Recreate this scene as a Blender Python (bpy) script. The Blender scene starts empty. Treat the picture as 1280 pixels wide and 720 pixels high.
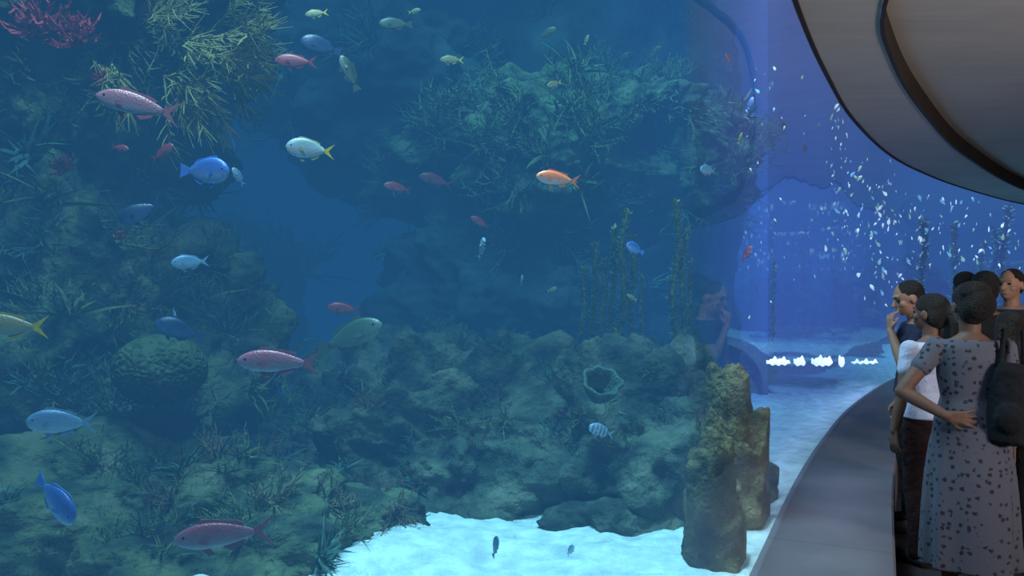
import bpy, bmesh, math, random
from mathutils import Vector, Matrix, noise, Euler
R = random.Random(7)
S = bpy.context.scene
COL = S.collection
S.view_settings.view_transform = 'Standard'
S.view_settings.look = 'None'
F = 28/36*1280.0
CAMZ = 1.6

def P(px, py, d):
    return Vector(((px-640)/F*d, d, CAMZ-(py-360)/F*d))

# ------------------------------------------------------------------ materials
def newmat(name):
    m = bpy.data.materials.new(name); m.use_nodes = True
    nt = m.node_tree
    return m, nt, nt.nodes['Principled BSDF'], nt.nodes['Material Output']

def noisy(name, cols, scale=4.0, rough=0.8, bump=0.3, bscale=None, metallic=0.0, detail=8, spec=0.3, stops=None, emis=0):
    m, nt, b, o = newmat(name)
    tc = nt.nodes.new('ShaderNodeTexCoord')
    n = nt.nodes.new('ShaderNodeTexNoise'); n.inputs['Scale'].default_value = scale; n.inputs['Detail'].default_value = detail
    nt.links.new(tc.outputs['Object'], n.inputs['Vector'])
    r = nt.nodes.new('ShaderNodeValToRGB')
    el = r.color_ramp.elements
    k = len(cols)
    for i, c in enumerate(cols):
        p = stops[i] if stops else 0.3+0.4*i/max(1, k-1)
        if i < 2:
            e = el[i]; e.position = p
        else:
            e = el.new(p)
        e.color = (*c, 1)
    nt.links.new(n.outputs['Fac'], r.inputs['Fac'])
    nt.links.new(r.outputs['Color'], b.inputs['Base Color'])
    b.inputs['Roughness'].default_value = rough
    b.inputs['Metallic'].default_value = metallic
    b.inputs['Specular IOR Level'].default_value = spec
    if bump:
        n2 = nt.nodes.new('ShaderNodeTexNoise'); n2.inputs['Scale'].default_value = bscale or scale*5; n2.inputs['Detail'].default_value = 6
        nt.links.new(tc.outputs['Object'], n2.inputs['Vector'])
        bp = nt.nodes.new('ShaderNodeBump'); bp.inputs['Strength'].default_value = bump; bp.inputs['Distance'].default_value = 0.05
        nt.links.new(n2.outputs['Fac'], bp.inputs['Height'])
        nt.links.new(bp.outputs['Normal'], b.inputs['Normal'])
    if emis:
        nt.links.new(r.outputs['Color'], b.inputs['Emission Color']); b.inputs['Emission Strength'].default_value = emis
    return m

def vol_mat(name, sigma, linf=None, emis=None):
    m = bpy.data.materials.new(name); m.use_nodes = True
    nt = m.node_tree; nt.nodes.clear()
    o = nt.nodes.new('ShaderNodeOutputMaterial')
    e = nt.nodes.new('ShaderNodeEmission')
    if emis is None:
        emis = [a*b for a, b in zip(sigma, linf)]
    mx = max(emis)
    e.inputs['Color'].default_value = (*[c/mx for c in emis], 1); e.inputs['Strength'].default_value = mx
    if sigma:
        D = max(sigma)*1.25
        ab = nt.nodes.new('ShaderNodeVolumeAbsorption')
        ab.inputs['Density'].default_value = D
        ab.inputs['Color'].default_value = (*[1-s/D for s in sigma], 1)
        ad = nt.nodes.new('ShaderNodeAddShader')
        nt.links.new(ab.outputs[0], ad.inputs[0]); nt.links.new(e.outputs[0], ad.inputs[1])
        nt.links.new(ad.outputs[0], o.inputs['Volume'])
    else:
        nt.links.new(e.outputs[0], o.inputs['Volume'])
    return m

# ------------------------------------------------------------------ mesh helpers
def obj_from_bm(bm, name, mat=None, smooth=True):
    me = bpy.data.meshes.new(name); bm.to_mesh(me); bm.free()
    if smooth:
        for p in me.polygons: p.use_smooth = True
    ob = bpy.data.objects.new(name, me); COL.objects.link(ob)
    if mat: me.materials.append(mat)
    return ob

def obj_from_data(name, vs, fs, mat=None, smooth=True):
    me = bpy.data.meshes.new(name); me.from_pydata([tuple(v) for v in vs], [], fs); me.update()
    if smooth:
        for p in me.polygons: p.use_smooth = True
    ob = bpy.data.objects.new(name, me); COL.objects.link(ob)
    if mat: me.materials.append(mat)
    return ob

def tag(ob, label, cat=None, group=None, kind=None):
    ob['label'] = label
    if cat: ob['category'] = cat
    if group: ob['group'] = group
    if kind: ob['kind'] = kind
    return ob

def catmull(ctrl, n):
    pts = []
    c = [Vector(p) for p in ctrl]
    c = [c[0]*2-c[1]] + c + [c[-1]*2-c[-2]]
    segs = len(c)-3
    for i in range(segs):
        p0, p1, p2, p3 = c[i:i+4]
        for j in range(n):
            t = j/n
            pts.append(0.5*((2*p1)+(-p0+p2)*t+(2*p0-5*p1+4*p2-p3)*t*t+(-p0+3*p1-3*p2+p3)*t*t*t))
    pts.append(c[-2])
    return pts

# ------------------------------------------------------------------ layout curves
ZS, ZT = 0.30, 3.46
GC = [(-2.15,-3.6),(-1.2,-1.6),(-0.45,0.2),(0.27,1.85),(1.10,3.59),(1.95,5.39),(2.75,6.95),(3.75,8.75),(5.2,11.0),(6.6,12.8),(8.5,14.9),(11.3,17.6),(15.5,20.9),(21.0,24.3)]
G = catmull(GC, 8)
def normals(C):
    out = []
    for i in range(len(C)):
        a = C[max(0, i-1)]; b = C[min(len(C)-1, i+1)]
        t = (b-a).normalized(); out.append(Vector((-t.y, t.x)))
    return out
GN = normals(G)   # points into the tank
ARC = [0.0]
for i in range(1, len(G)): ARC.append(ARC[-1]+(G[i]-G[i-1]).length)
def xglass(y):
    for i in range(len(G)-1):
        if G[i].y <= y <= G[i+1].y:
            t = (y-G[i].y)/max(1e-6, G[i+1].y-G[i].y); return G[i].x+(G[i+1].x-G[i].x)*t
    return 30

def strip(name, rows, mat, smooth=True, uvs=False, arc=None):
    n = len(rows[0]); vs = [v for r in rows for v in r]; fs = []
    for i in range(len(rows)-1):
        for j in range(n-1):
            fs.append((i*n+j, i*n+j+1, (i+1)*n+j+1, (i+1)*n+j))
    ob = obj_from_data(name, vs, fs, mat, smooth)
    if uvs:
        arc = arc or ARC
        uv = ob.data.uv_layers.new(name='UVMap')
        for p in ob.data.polygons:
            for li in p.loop_indices:
                vi = ob.data.loops[li].vertex_index
                uv.data[li].uv = (arc[vi % n], vi//n)
    return ob

# ------------------------------------------------------------------ window glass
m = bpy.data.materials.new('acrylic_glass'); m.use_nodes = True
nt = m.node_tree; nt.nodes.clear()
o = nt.nodes.new('ShaderNodeOutputMaterial'); mx = nt.nodes.new('ShaderNodeMixShader')
tr = nt.nodes.new('ShaderNodeBsdfTransparent'); gl = nt.nodes.new('ShaderNodeBsdfGlossy')
gl.inputs['Roughness'].default_value = 0.02
fr = nt.nodes.new('ShaderNodeFresnel'); fr.inputs['IOR'].default_value = 1.38
tc = nt.nodes.new('ShaderNodeTexCoord'); nz = nt.nodes.new('ShaderNodeTexNoise'); nz.inputs['Scale'].default_value = 1.3; nz.inputs['Detail'].default_value = 1
bp = nt.nodes.new('ShaderNodeBump'); bp.inputs['Strength'].default_value = 0.05; bp.inputs['Distance'].default_value = 0.05
nt.links.new(tc.outputs['Object'], nz.inputs['Vector']); nt.links.new(nz.outputs['Fac'], bp.inputs['Height'])
nt.links.new(bp.outputs['Normal'], gl.inputs['Normal'])
GI = 26
uvn = nt.nodes.new('ShaderNodeUVMap'); sp = nt.nodes.new('ShaderNodeSeparateXYZ'); nt.links.new(uvn.outputs[0], sp.inputs[0])
mr = nt.nodes.new('ShaderNodeMapRange'); mr.interpolation_type = 'SMOOTHSTEP'
mr.inputs['From Min'].default_value = 0.0; mr.inputs['From Max'].default_value = 0.3; mr.inputs['To Max'].default_value = 1.0
nt.links.new(sp.outputs['X'], mr.inputs['Value'])
ml = nt.nodes.new('ShaderNodeMath'); ml.operation = 'MULTIPLY'; nt.links.new(fr.outputs[0], ml.inputs[0]); nt.links.new(mr.outputs[0], ml.inputs[1])
nt.links.new(ml.outputs[0], mx.inputs[0]); nt.links.new(tr.outputs[0], mx.inputs[1]); nt.links.new(gl.outputs[0], mx.inputs[2])
nt.links.new(mx.outputs[0], o.inputs['Surface'])
glass = strip('window_1', [[Vector((p.x, p.y, z)) for p in G[GI:]] for z in (ZS-0.02, ZT+0.05)], m, uvs=True, arc=[a-ARC[GI] for a in ARC[GI:]])
tag(glass, 'tall curved clear acrylic viewing window of the aquarium', kind='structure')

# ------------------------------------------------------------------ water volume
OFFW = 15.0
inner = [Vector(p) for p in [(-0.75,-3.6),(-0.42,-2.0),(-0.2,-0.9),(-0.0264,-0.12),(0.0,0.0),(0.0264,0.12),(0.12,0.53),(0.295,1.2),(0.43,1.7),(0.586,2.2),(0.71,2.6),(0.86,3.0)]]
hs = [i for i, p in enumerate(inner) if abs(p.y) < 0.13]
inner += [G[i]+GN[i]*0.03 for i in range(len(G)) if G[i].y > 3.5]
outer = [G[i]+GN[i]*OFFW for i in range(0, len(G), 4)]
bm = bmesh.new()
def vv_(p, z): return bm.verts.new((p.x, p.y, z))
ZB, ZW = -0.6, 8.8
cin = [[vv_(p, z) for z in (ZB, 1.45, 1.75, ZW)] for p in inner]
cout = [[vv_(p, z) for z in (ZB, ZW)] for p in outer]
h0, h1 = min(hs), max(hs)
for i in range(len(inner)-1):
    for k in range(3):
        if k == 1 and h0 <= i < h1: continue      # open where the lens touches the glass
        bm.faces.new((cin[i][k], cin[i+1][k], cin[i+1][k+1], cin[i][k+1]))
for i in range(len(outer)-1): bm.faces.new((cout[i+1][0], cout[i][0], cout[i][1], cout[i+1][1]))
bm.faces.new((cout[0][0], cin[0][0], cin[0][1], cin[0][2], cin[0][3], cout[0][1]))
bm.faces.new([cin[-1][0], cout[-1][0], cout[-1][1], cin[-1][3], cin[-1][2], cin[-1][1]])
bm.faces.new([c[3] for c in cin]+[c[1] for c in cout[::-1]])
bm.faces.new(([c[0] for c in cin]+[c[0] for c in cout[::-1]])[::-1])
water = obj_from_bm(bm, 'water', vol_mat('sea_water', (0.25, 0.165, 0.14), linf=(0.0135, 0.093, 0.240)), False)
tag(water, 'hazy deep blue sea water filling the aquarium tank', 'water', kind='stuff')

W = bpy.data.worlds.new('World'); S.world = W; W.use_nodes = True
W.node_tree.nodes['Background'].inputs[0].default_value = (0.2,0.3,0.6,1); W.node_tree.nodes['Background'].inputs[1].default_value = 0.01

# violet-blue glow in the water hugging the far stretch of glass
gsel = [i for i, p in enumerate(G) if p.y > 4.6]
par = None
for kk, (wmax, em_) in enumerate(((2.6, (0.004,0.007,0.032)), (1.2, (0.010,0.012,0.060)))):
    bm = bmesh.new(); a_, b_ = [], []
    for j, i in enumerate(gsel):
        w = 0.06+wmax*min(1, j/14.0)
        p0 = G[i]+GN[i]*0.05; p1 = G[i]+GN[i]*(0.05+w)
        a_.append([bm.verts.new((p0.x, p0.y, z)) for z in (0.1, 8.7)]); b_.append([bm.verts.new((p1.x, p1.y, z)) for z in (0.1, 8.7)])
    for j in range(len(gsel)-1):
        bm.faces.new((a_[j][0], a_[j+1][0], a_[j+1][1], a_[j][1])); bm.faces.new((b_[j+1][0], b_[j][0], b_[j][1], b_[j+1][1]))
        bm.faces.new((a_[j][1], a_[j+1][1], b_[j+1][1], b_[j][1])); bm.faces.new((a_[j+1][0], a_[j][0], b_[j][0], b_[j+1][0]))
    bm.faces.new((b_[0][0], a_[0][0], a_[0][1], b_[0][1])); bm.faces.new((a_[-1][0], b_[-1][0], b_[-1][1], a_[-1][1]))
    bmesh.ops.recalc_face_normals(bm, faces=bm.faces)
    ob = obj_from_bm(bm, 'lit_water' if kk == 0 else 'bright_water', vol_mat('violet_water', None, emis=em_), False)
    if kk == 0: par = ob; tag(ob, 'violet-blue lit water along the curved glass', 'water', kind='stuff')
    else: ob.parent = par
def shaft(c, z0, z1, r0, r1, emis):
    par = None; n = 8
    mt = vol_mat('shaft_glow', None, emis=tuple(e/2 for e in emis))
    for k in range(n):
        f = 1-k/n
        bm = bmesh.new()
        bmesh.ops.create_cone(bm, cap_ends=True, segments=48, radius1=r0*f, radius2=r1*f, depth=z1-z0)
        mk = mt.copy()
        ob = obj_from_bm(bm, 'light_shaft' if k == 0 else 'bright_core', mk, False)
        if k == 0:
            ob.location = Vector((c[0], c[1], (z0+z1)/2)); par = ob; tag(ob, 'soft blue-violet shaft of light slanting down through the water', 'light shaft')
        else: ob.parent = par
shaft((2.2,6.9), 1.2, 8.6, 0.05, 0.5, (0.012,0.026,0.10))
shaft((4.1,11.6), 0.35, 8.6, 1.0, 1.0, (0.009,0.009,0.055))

# ------------------------------------------------------------------ sand
sandmat = noisy('white_sand', [(0.50,0.53,0.52),(0.85,0.86,0.82)], scale=9, rough=0.9, bump=0.8, bscale=40)
rows = []
ts = [0.02]+[0.12*i for i in range(1, 40)]+[4.8+0.6*i for i in range(1, 9)]
Gs = []
for i in range(len(G)-1):
    k = 6 if 16 < i < 64 else 2
    for j in range(k):
        Gs.append((G[i].lerp(G[i+1], j/k), GN[i].lerp(GN[i+1], j/k).normalized()))
Gs.append((G[-1], GN[-1]))
for t in ts:
    r = []
    for p, n in Gs:
        q = p+n*t
        z = 0.25+0.09*noise.noise(Vector((q.x*0.9, q.y*0.9, 0)))+0.04*noise.noise(Vector((q.x*4, q.y*4, 3)))+0.02*noise.noise(Vector((q.x*14, q.y*14, 3)))
        z = z if t > 0.3 else z*t/0.3+0.27*(1-t/0.3)
        r.append(Vector((q.x, q.y, z)))
    rows.append(r)
sand = strip('sand_bed', rows, sandmat)
tag(sand, 'bright white rippled sand covering the tank bottom', 'sand', kind='stuff')

# ------------------------------------------------------------------ tank shell
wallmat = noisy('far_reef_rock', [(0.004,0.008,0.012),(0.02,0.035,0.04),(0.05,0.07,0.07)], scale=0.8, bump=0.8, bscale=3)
rows = []
for k in range(0, 41):
    z = -0.5+k*0.235
    r = []
    for p, n in Gs[::3]:
        off = 12.0+1.8*noise.fractal(Vector((p.x*0.25+3, p.y*0.25, z*0.35)), 0.9, 2.0, 5)*1.2
        q = p+n*off
        r.append(Vector((q.x, q.y, z)))
    rows.append(r)
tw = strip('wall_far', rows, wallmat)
tag(tw, 'dark craggy rock wall at the rear of the tank', kind='structure')

# ------------------------------------------------------------------ room
ceilmat = noisy('pale_plaster_ceiling', [(0.42,0.37,0.335),(0.47,0.42,0.38)], scale=1.2, rough=0.8, bump=0.0, spec=0.15)
nt = ceilmat.node_tree
tcn = nt.nodes.new('ShaderNodeTexCoord'); mp = nt.nodes.new('ShaderNodeMapping'); mp.inputs['Scale'].default_value = (0.6, 9, 1)
nz = nt.nodes.new('ShaderNodeTexNoise'); nz.inputs['Scale'].default_value = 1.5; nz.inputs['Detail'].default_value = 4
nt.links.new(tcn.outputs['Object'], mp.inputs['Vector']); nt.links.new(mp.outputs[0], nz.inputs['Vector'])
mixn = nt.nodes.new('ShaderNodeMix'); mixn.data_type = 'RGBA'; mixn.blend_type = 'MULTIPLY'; mixn.inputs[0].default_value = 0.22
b = nt.nodes['Principled BSDF']; src = b.inputs['Base Color'].links[0].from_socket
rmp = nt.nodes.new('ShaderNodeValToRGB'); rmp.color_ramp.elements[0].position = 0.3; rmp.color_ramp.elements[0].color = (0.6,0.6,0.6,1); rmp.color_ramp.elements[1].position = 0.7
nt.links.new(nz.outputs['Fac'], rmp.inputs['Fac'])
nt.links.new(src, mixn.inputs[6]); nt.links.new(rmp.outputs['Color'], mixn.inputs[7]); nt.links.new(mixn.outputs[2], b.inputs['Base Color'])
darkmat = noisy('dark_recess_edge', [(0.024,0.016,0.013),(0.035,0.024,0.02)], scale=2, rough=0.7, bump=0)

RC = catmull([(1.0,-3.6),(1.05,-1.2),(1.3,0.9),(1.68,2.7),(2.38,5.10),(3.03,6.40),(4.25,8.30),(6.4,11.25),(9.9,15.3),(14.0,18.9),(18.5,21.8),(22.5,24.0)], 8)
def resample(C, n):
    acc = [0]
    for i in range(1, len(C)): acc.append(acc[-1]+(C[i]-C[i-1]).length)
    out = []; k = 0
    for i in range(n):
        s = acc[-1]*i/(n-1)
        while k < len(C)-2 and acc[k+1] < s: k += 1
        f = (s-acc[k])/max(1e-6, acc[k+1]-acc[k]); out.append(C[k].lerp(C[k+1], min(1, f)))
    return out
GR = resample(G, 120); RR = resample(RC, 120)
ce = strip('ceiling', [[Vector((p.x, p.y, ZT)) for p in GR], [Vector((p.x, p.y, ZT)) for p in RR]], ceilmat, smooth=False)
tag(ce, 'pale plaster soffit curving along the top of the glass', kind='structure')
RN = normals(RR)
ZR = 3.66
tr1 = strip('trim_1', [[Vector((p.x, p.y, ZT-0.012)) for p in RR], [Vector((p.x-n.x*0.03, p.y-n.y*0.03, ZT-0.012)) for p, n in zip(RR, RN)], [Vector((p.x-n.x*0.03, p.y-n.y*0.03, ZR+0.02)) for p, n in zip(RR, RN)]], darkmat, smooth=False)
tag(tr1, 'dark edge of the round ceiling recess', kind='structure')
ce2 = strip('ceiling.001', [[Vector((p.x, p.y, ZR)) for p in RR], [Vector((24, p.y-6-6*(i/119), ZR)) for i, p in enumerate(RR)]], ceilmat, smooth=False)
tag(ce2, 'pale streaked panel inside the round ceiling recess', kind='structure')
tr2 = strip('trim_2', [[Vector((p.x+n.x*0.02, p.y+n.y*0.02, ZT)) for p, n in zip(G, GN)], [Vector((p.x+n.x*0.02, p.y+n.y*0.02, ZT-0.012)) for p, n in zip(G, GN)], [Vector((p.x-n.x*0.015, p.y-n.y*0.015, ZT-0.012)) for p, n in zip(G, GN)], [Vector((p.x-n.x*0.015, p.y-n.y*0.015, ZT)) for p, n in zip(G, GN)]], darkmat, smooth=False)
tag(tr2, 'slim dark channel holding the top edge of the glass', kind='structure')

# sill
sillmat = noisy('stone_sill', [(0.10,0.08,0.095),(0.14,0.112,0.13)], scale=2.5, rough=0.6, bump=0.05, bscale=90)
nt = sillmat.node_tree; b = nt.nodes['Principled BSDF']
uvn = nt.nodes.new('ShaderNodeUVMap'); sp = nt.nodes.new('ShaderNodeSeparateXYZ'); nt.links.new(uvn.outputs[0], sp.inputs[0])
mo = nt.nodes.new('ShaderNodeMath'); mo.operation = 'MODULO'; mo.inputs[1].default_value = 1.7; nt.links.new(sp.outputs['X'], mo.inputs[0])
gt = nt.nodes.new('ShaderNodeMath'); gt.operation = 'GREATER_THAN'; gt.inputs[1].default_value = 0.008; nt.links.new(mo.outputs[0], gt.inputs[0])
mxn = nt.nodes.new('ShaderNodeMix'); mxn.data_type = 'RGBA'; mxn.inputs[6].default_value = (0.06,0.05,0.06,1)
src = b.inputs['Base Color'].links[0].from_socket
nt.links.new(gt.outputs[0], mxn.inputs[0]); nt.links.new(src, mxn.inputs[7]); nt.links.new(mxn.outputs[2], b.inputs['Base Color'])
SW = 0.56
prof = [(-0.03, ZS-0.3), (-0.03, ZS), (SW, ZS), (SW+0.012, ZS-0.012), (SW+0.012, 0.0)]
sill = strip('trim_3', [[Vector((p.x-n.x*w, p.y-n.y*w, z)) for p, n in zip(G, GN)] for w, z in prof], sillmat, smooth=False, uvs=True)
tag(sill, 'wide low grey stone sill running along the curved glass', kind='structure')

floormat = noisy('dark_floor', [(0.02,0.018,0.022),(0.035,0.03,0.035)], scale=3, rough=0.5, bump=0.05)
fl = strip('floor', [[Vector((p.x-n.x*0.5, p.y-n.y*0.5, 0)) for p, n in zip(G, GN)], [Vector((26, p.y-8-8*(i/len(G)), 0)) for i, p in enumerate(G)]], floormat, smooth=False)
tag(fl, 'dark polished floor of the visitor hall', kind='structure')
wm = noisy('dark_wall_paint', [(0.012,0.011,0.014),(0.02,0.018,0.02)], scale=2, rough=0.8, bump=0)
w1 = obj_from_data('wall_right', [(24,-16,0),(24,24.3,0),(24,24.3,3.8),(24,-16,3.8)], [(0,1,2,3)], wm, False); tag(w1, 'dark painted hall wall', kind='structure')
w2 = obj_from_data('wall_back', [(-2.4,-3.7,0),(24,-16,0),(24,-16,3.8),(-2.4,-3.7,3.8)], [(0,1,2,3)], wm, False); tag(w2, 'dark painted hall wall', kind='structure')

# ------------------------------------------------------------------ rocks
def rockmat(name, cols, scale):
    return noisy(name, cols, scale=scale, rough=0.9, bump=1.0, bscale=scale*6, detail=12)
RM_green = rockmat('algae_rock', [(0.004,0.008,0.006),(0.03,0.045,0.025),(0.10,0.12,0.05),(0.19,0.165,0.10)], 3.2)
RM_brown = rockmat('reef_rock', [(0.006,0.010,0.008),(0.032,0.042,0.026),(0.088,0.10,0.055),(0.17,0.16,0.10)], 3.5)
RM_tan = rockmat('tan_coral_rock', [(0.02,0.016,0.010),(0.075,0.06,0.03),(0.16,0.125,0.05),(0.25,0.20,0.10)], 5)
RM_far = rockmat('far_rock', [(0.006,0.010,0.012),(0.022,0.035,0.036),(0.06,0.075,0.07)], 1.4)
def rock(c, r, seed, mat, label, amp=0.28, sub=6, fr=1.6, name='reef_rock', lump=0.15):
    bm = bmesh.new(); bmesh.ops.create_icosphere(bm, subdivisions=sub, radius=1)
    o = Vector((seed*7.3, seed*3.1, seed*1.7)); rm = sum(r)/3
    for v in bm.verts:
        d = v.co.normalized()
        w = Vector((d.x*r[0], d.y*r[1], d.z*r[2]))
        f = noise.fractal(w*fr/rm**0.5+o, 0.85, 2.1, 6)
        vd = noise.voronoi(w*(2.6/rm**0.3)+o)[0][0]
        k = 1+amp*f+lump*(0.5-vd)
        fine = 0.02*noise.noise(w*14+o)
        v.co = w*k + d*fine
        q_ = v.co+c; lim = xglass(q_.y)-0.10          # rocks stop short of the glass
        if q_.x > lim: v.co.x = lim-c.x
    ob = obj_from_bm(bm, name, mat); ob.location = c
    tag(ob, label, 'rock')
    return ob
rl = rock(Vector((-3.6,6.0,0.85)), (1.75,1.3,1.5), 1, RM_green, 'big reef rock mound overgrown with green algae and soft corals', sub=7)
rm_ = rock(Vector((-4.1,6.6,2.8)), (1.5,1.2,1.3), 2, RM_green, 'upright reef rock with ragged algae cover', sub=7)
ru = rock(Vector((-3.55,6.2,4.15)), (1.75,1.2,1.15), 3, RM_green, 'overhanging reef rock trailing brown-green fronds', sub=7)
rb1 = rock(Vector((-2.12,4.72,0.0)), (1.55,1.45,0.72), 4, RM_green, 'low dark algae-covered rock slope above the sand', sub=7)
rb2 = rock(Vector((-0.6,6.4,0.15)), (1.55,1.55,1.0), 5, RM_brown, 'rounded grey-green reef rock mound beside the sand', sub=7, lump=0.3)
rr = rock(Vector((0.92,5.65,0.25)), (0.78,1.15,1.0), 6, RM_brown, 'rounded reef boulder with lumpy coral growth', amp=0.2, sub=7, lump=0.35)
rs = rock(Vector((0.62,4.55,0.2)), (0.50,0.26,0.17), 15, RM_brown, 'small dark flat rock lying in the sand', amp=0.3)
rp = rock(Vector((0.985,3.9,0.15)), (0.16,0.18,0.86), 7, RM_tan, 'tan craggy coral pillar standing close to the glass', amp=0.2, sub=6, fr=3.0, lump=0.4)
rp2 = rock(Vector((1.27,4.7,0.1)), (0.27,0.27,1.03), 8, RM_tan, 'broad brown coral rock behind the pillar', amp=0.2, fr=3.0, lump=0.4)
rp3 = rock(Vector((1.25,5.2,0.2)), (0.42,0.5,0.85), 17, RM_brown, 'lumpy brown reef rock filling the gap behind the pillar', amp=0.18, lump=0.3)
rc = rock(Vector((0.7,9.6,3.1)), (2.2,1.5,1.0), 9, RM_green, 'wide rock arch roof with shaggy green growth', sub=7)
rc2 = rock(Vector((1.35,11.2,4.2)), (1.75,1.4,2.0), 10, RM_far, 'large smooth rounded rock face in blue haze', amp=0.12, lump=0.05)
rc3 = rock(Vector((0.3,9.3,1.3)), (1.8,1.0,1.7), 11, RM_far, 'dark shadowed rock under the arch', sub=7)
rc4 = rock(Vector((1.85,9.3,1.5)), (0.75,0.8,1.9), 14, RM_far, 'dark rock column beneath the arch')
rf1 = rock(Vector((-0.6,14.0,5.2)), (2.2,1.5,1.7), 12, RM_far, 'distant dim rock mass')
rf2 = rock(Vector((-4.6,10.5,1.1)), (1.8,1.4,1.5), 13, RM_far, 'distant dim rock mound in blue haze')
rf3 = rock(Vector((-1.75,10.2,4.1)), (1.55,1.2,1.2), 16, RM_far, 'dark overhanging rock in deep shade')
for i, (x, y, z, r) in enumerate([(3.2,9.8,0.3,0.7),(5.0,13.2,0.5,1.1),(7.0,16.2,0.7,1.3),(10.2,19.4,0.8,1.4),(14.5,22.6,0.8,1.5)]):
    rock(Vector((x-0.5,y+0.8,z)), (r,r,r*1.0), 20+i, RM_brown if i < 2 else RM_far, 'reef rock mound standing by the curved glass', sub=6)

# ------------------------------------------------------------------ tubes / corals
def tube_data(vs, fs, pts, rads, seg=4):
    base = len(vs); n = len(pts)
    for i, p in enumerate(pts):
        t = (pts[min(n-1, i+1)]-pts[max(0, i-1)]).normalized()
        a = t.orthogonal().normalized(); b_ = t.cross(a)
        for k in range(seg):
            an = 2*math.pi*k/seg
            vs.append(p+(a*math.cos(an)+b_*math.sin(an))*rads[i])
    for i in range(n-1):
        for k in range(seg):
            a0 = base+i*seg+k; a1 = base+i*seg+(k+1) % seg
            fs.append((a0, a1, a1+seg, a0+seg))
    fs.append(tuple(base+k for k in range(seg))[::-1]); fs.append(tuple(base+(n-1)*seg+k for k in range(seg)))

def branch_mesh(seed, mat, n=14, size=0.34, droop=0.0, subs=7, th=0.008, wid=0.6):
    q = random.Random(seed); vs = []; fs = []
    for i in range(n):
        d = Vector((q.gauss(0, wid), q.gauss(0, wid), q.uniform(0.5, 1.1))).normalized()
        ln = size*q.uniform(0.6, 1.1); side = Vector((q.gauss(0, 1), q.gauss(0, 1), 0))*0.25
        pts = []
        for k in range(6):
            t = k/5
            pts.append(d*ln*t+side*ln*t*t+Vector((0, 0, -droop*ln*t*t)))
        tube_data(vs, fs, pts, [th*(1-0.7*k/5) for k in range(6)], 4)
        for s in range(subs):
            t = 0.25+0.75*(s+0.5)/subs; k = int(t*5); p = pts[k].lerp(pts[min(5, k+1)], t*5-k)
            sd = (d+Vector((q.gauss(0, 1), q.gauss(0, 1), q.gauss(0.2, 0.6)))*0.8).normalized()
            l2 = ln*0.28*q.uniform(0.6, 1.2)
            tube_data(vs, fs, [p, p+sd*l2*0.5, p+sd*l2+Vector((0, 0, 0.1*l2))], [th*0.7, th*0.6, th*0.25], 3)
    me = bpy.data.meshes.new('branching_coral'); me.from_pydata([tuple(v) for v in vs], [], fs); me.update()
    me.materials.append(mat)
    return me

def blade_mesh(seed, mat, n=34, size=0.3):
    q = random.Random(seed); vs = []; fs = []
    for i in range(n):
        d = Vector((q.gauss(0, 0.55), q.gauss(0, 0.55), 1)).normalized(); ln = size*q.uniform(0.5, 1.1)
        bend = Vector((q.gauss(0, 0.4), q.gauss(0, 0.4), -0.2)); w = d.cross(Vector((q.gauss(0, 1), q.gauss(0, 1), 0.1))).normalized()
        b0 = len(vs)
        o0 = Vector((q.gauss(0, 0.03), q.gauss(0, 0.03), 0))
        for k in range(5):
            t = k/4; p = o0+d*ln*t+bend*ln*t*t; ww = 0.012*(math.sin(math.pi*(0.15+0.8*t)))
            vs += [p-w*ww, p+w*ww]
        for k in range(4):
            fs.append((b0+2*k, b0+2*k+1, b0+2*k+3, b0+2*k+2))
    me = bpy.data.meshes.new('seaweed_tuft'); me.from_pydata([tuple(v) for v in vs], [], fs); me.update()
    me.materials.append(mat); return me

CM = [noisy('olive_coral', [(0.06,0.08,0.028),(0.17,0.20,0.065)], 6, bump=0),
      noisy('teal_coral', [(0.03,0.07,0.055),(0.07,0.17,0.11)], 6, bump=0),
      noisy('brown_coral', [(0.09,0.06,0.03),(0.22,0.155,0.07)], 6, bump=0),
      noisy('gold_coral', [(0.13,0.11,0.03),(0.28,0.24,0.08)], 6, bump=0),
      noisy('red_coral', [(0.28,0.015,0.03),(0.45,0.04,0.07)], 6, bump=0)]
BR = [(branch_mesh(1, CM[0]), 'branching_coral', 'olive branching soft coral growing on the reef rock'),
      (branch_mesh(2, CM[1]), 'branching_coral', 'teal branching soft coral growing on the reef rock'),
      (branch_mesh(3, CM[2], n=18, size=0.28), 'branching_coral', 'brown bushy soft coral growing on the reef rock'),
      (blade_mesh(4, CM[0]), 'seaweed', 'olive tuft of seaweed on the reef rock'),
      (blade_mesh(5, CM[1]), 'seaweed', 'teal tuft of seaweed on the reef rock')]
FROND = branch_mesh(9, CM[3], n=9, size=0.5, droop=0.25, subs=18, th=0.007, wid=0.32)
def place(me, name, label, cat, p, nrm, s, group=None, q=R):
    ob = bpy.data.objects.new(name, me); COL.objects.link(ob)
    rot = Vector((0, 0, 1)).rotation_difference(nrm).to_matrix().to_4x4() @ Matrix.Rotation(q.uniform(0, 6.28), 4, 'Z')
    ob.matrix_world = Matrix.Translation(p) @ rot @ Matrix.Scale(s, 4)
    tag(ob, label, cat, group); return ob

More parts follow.
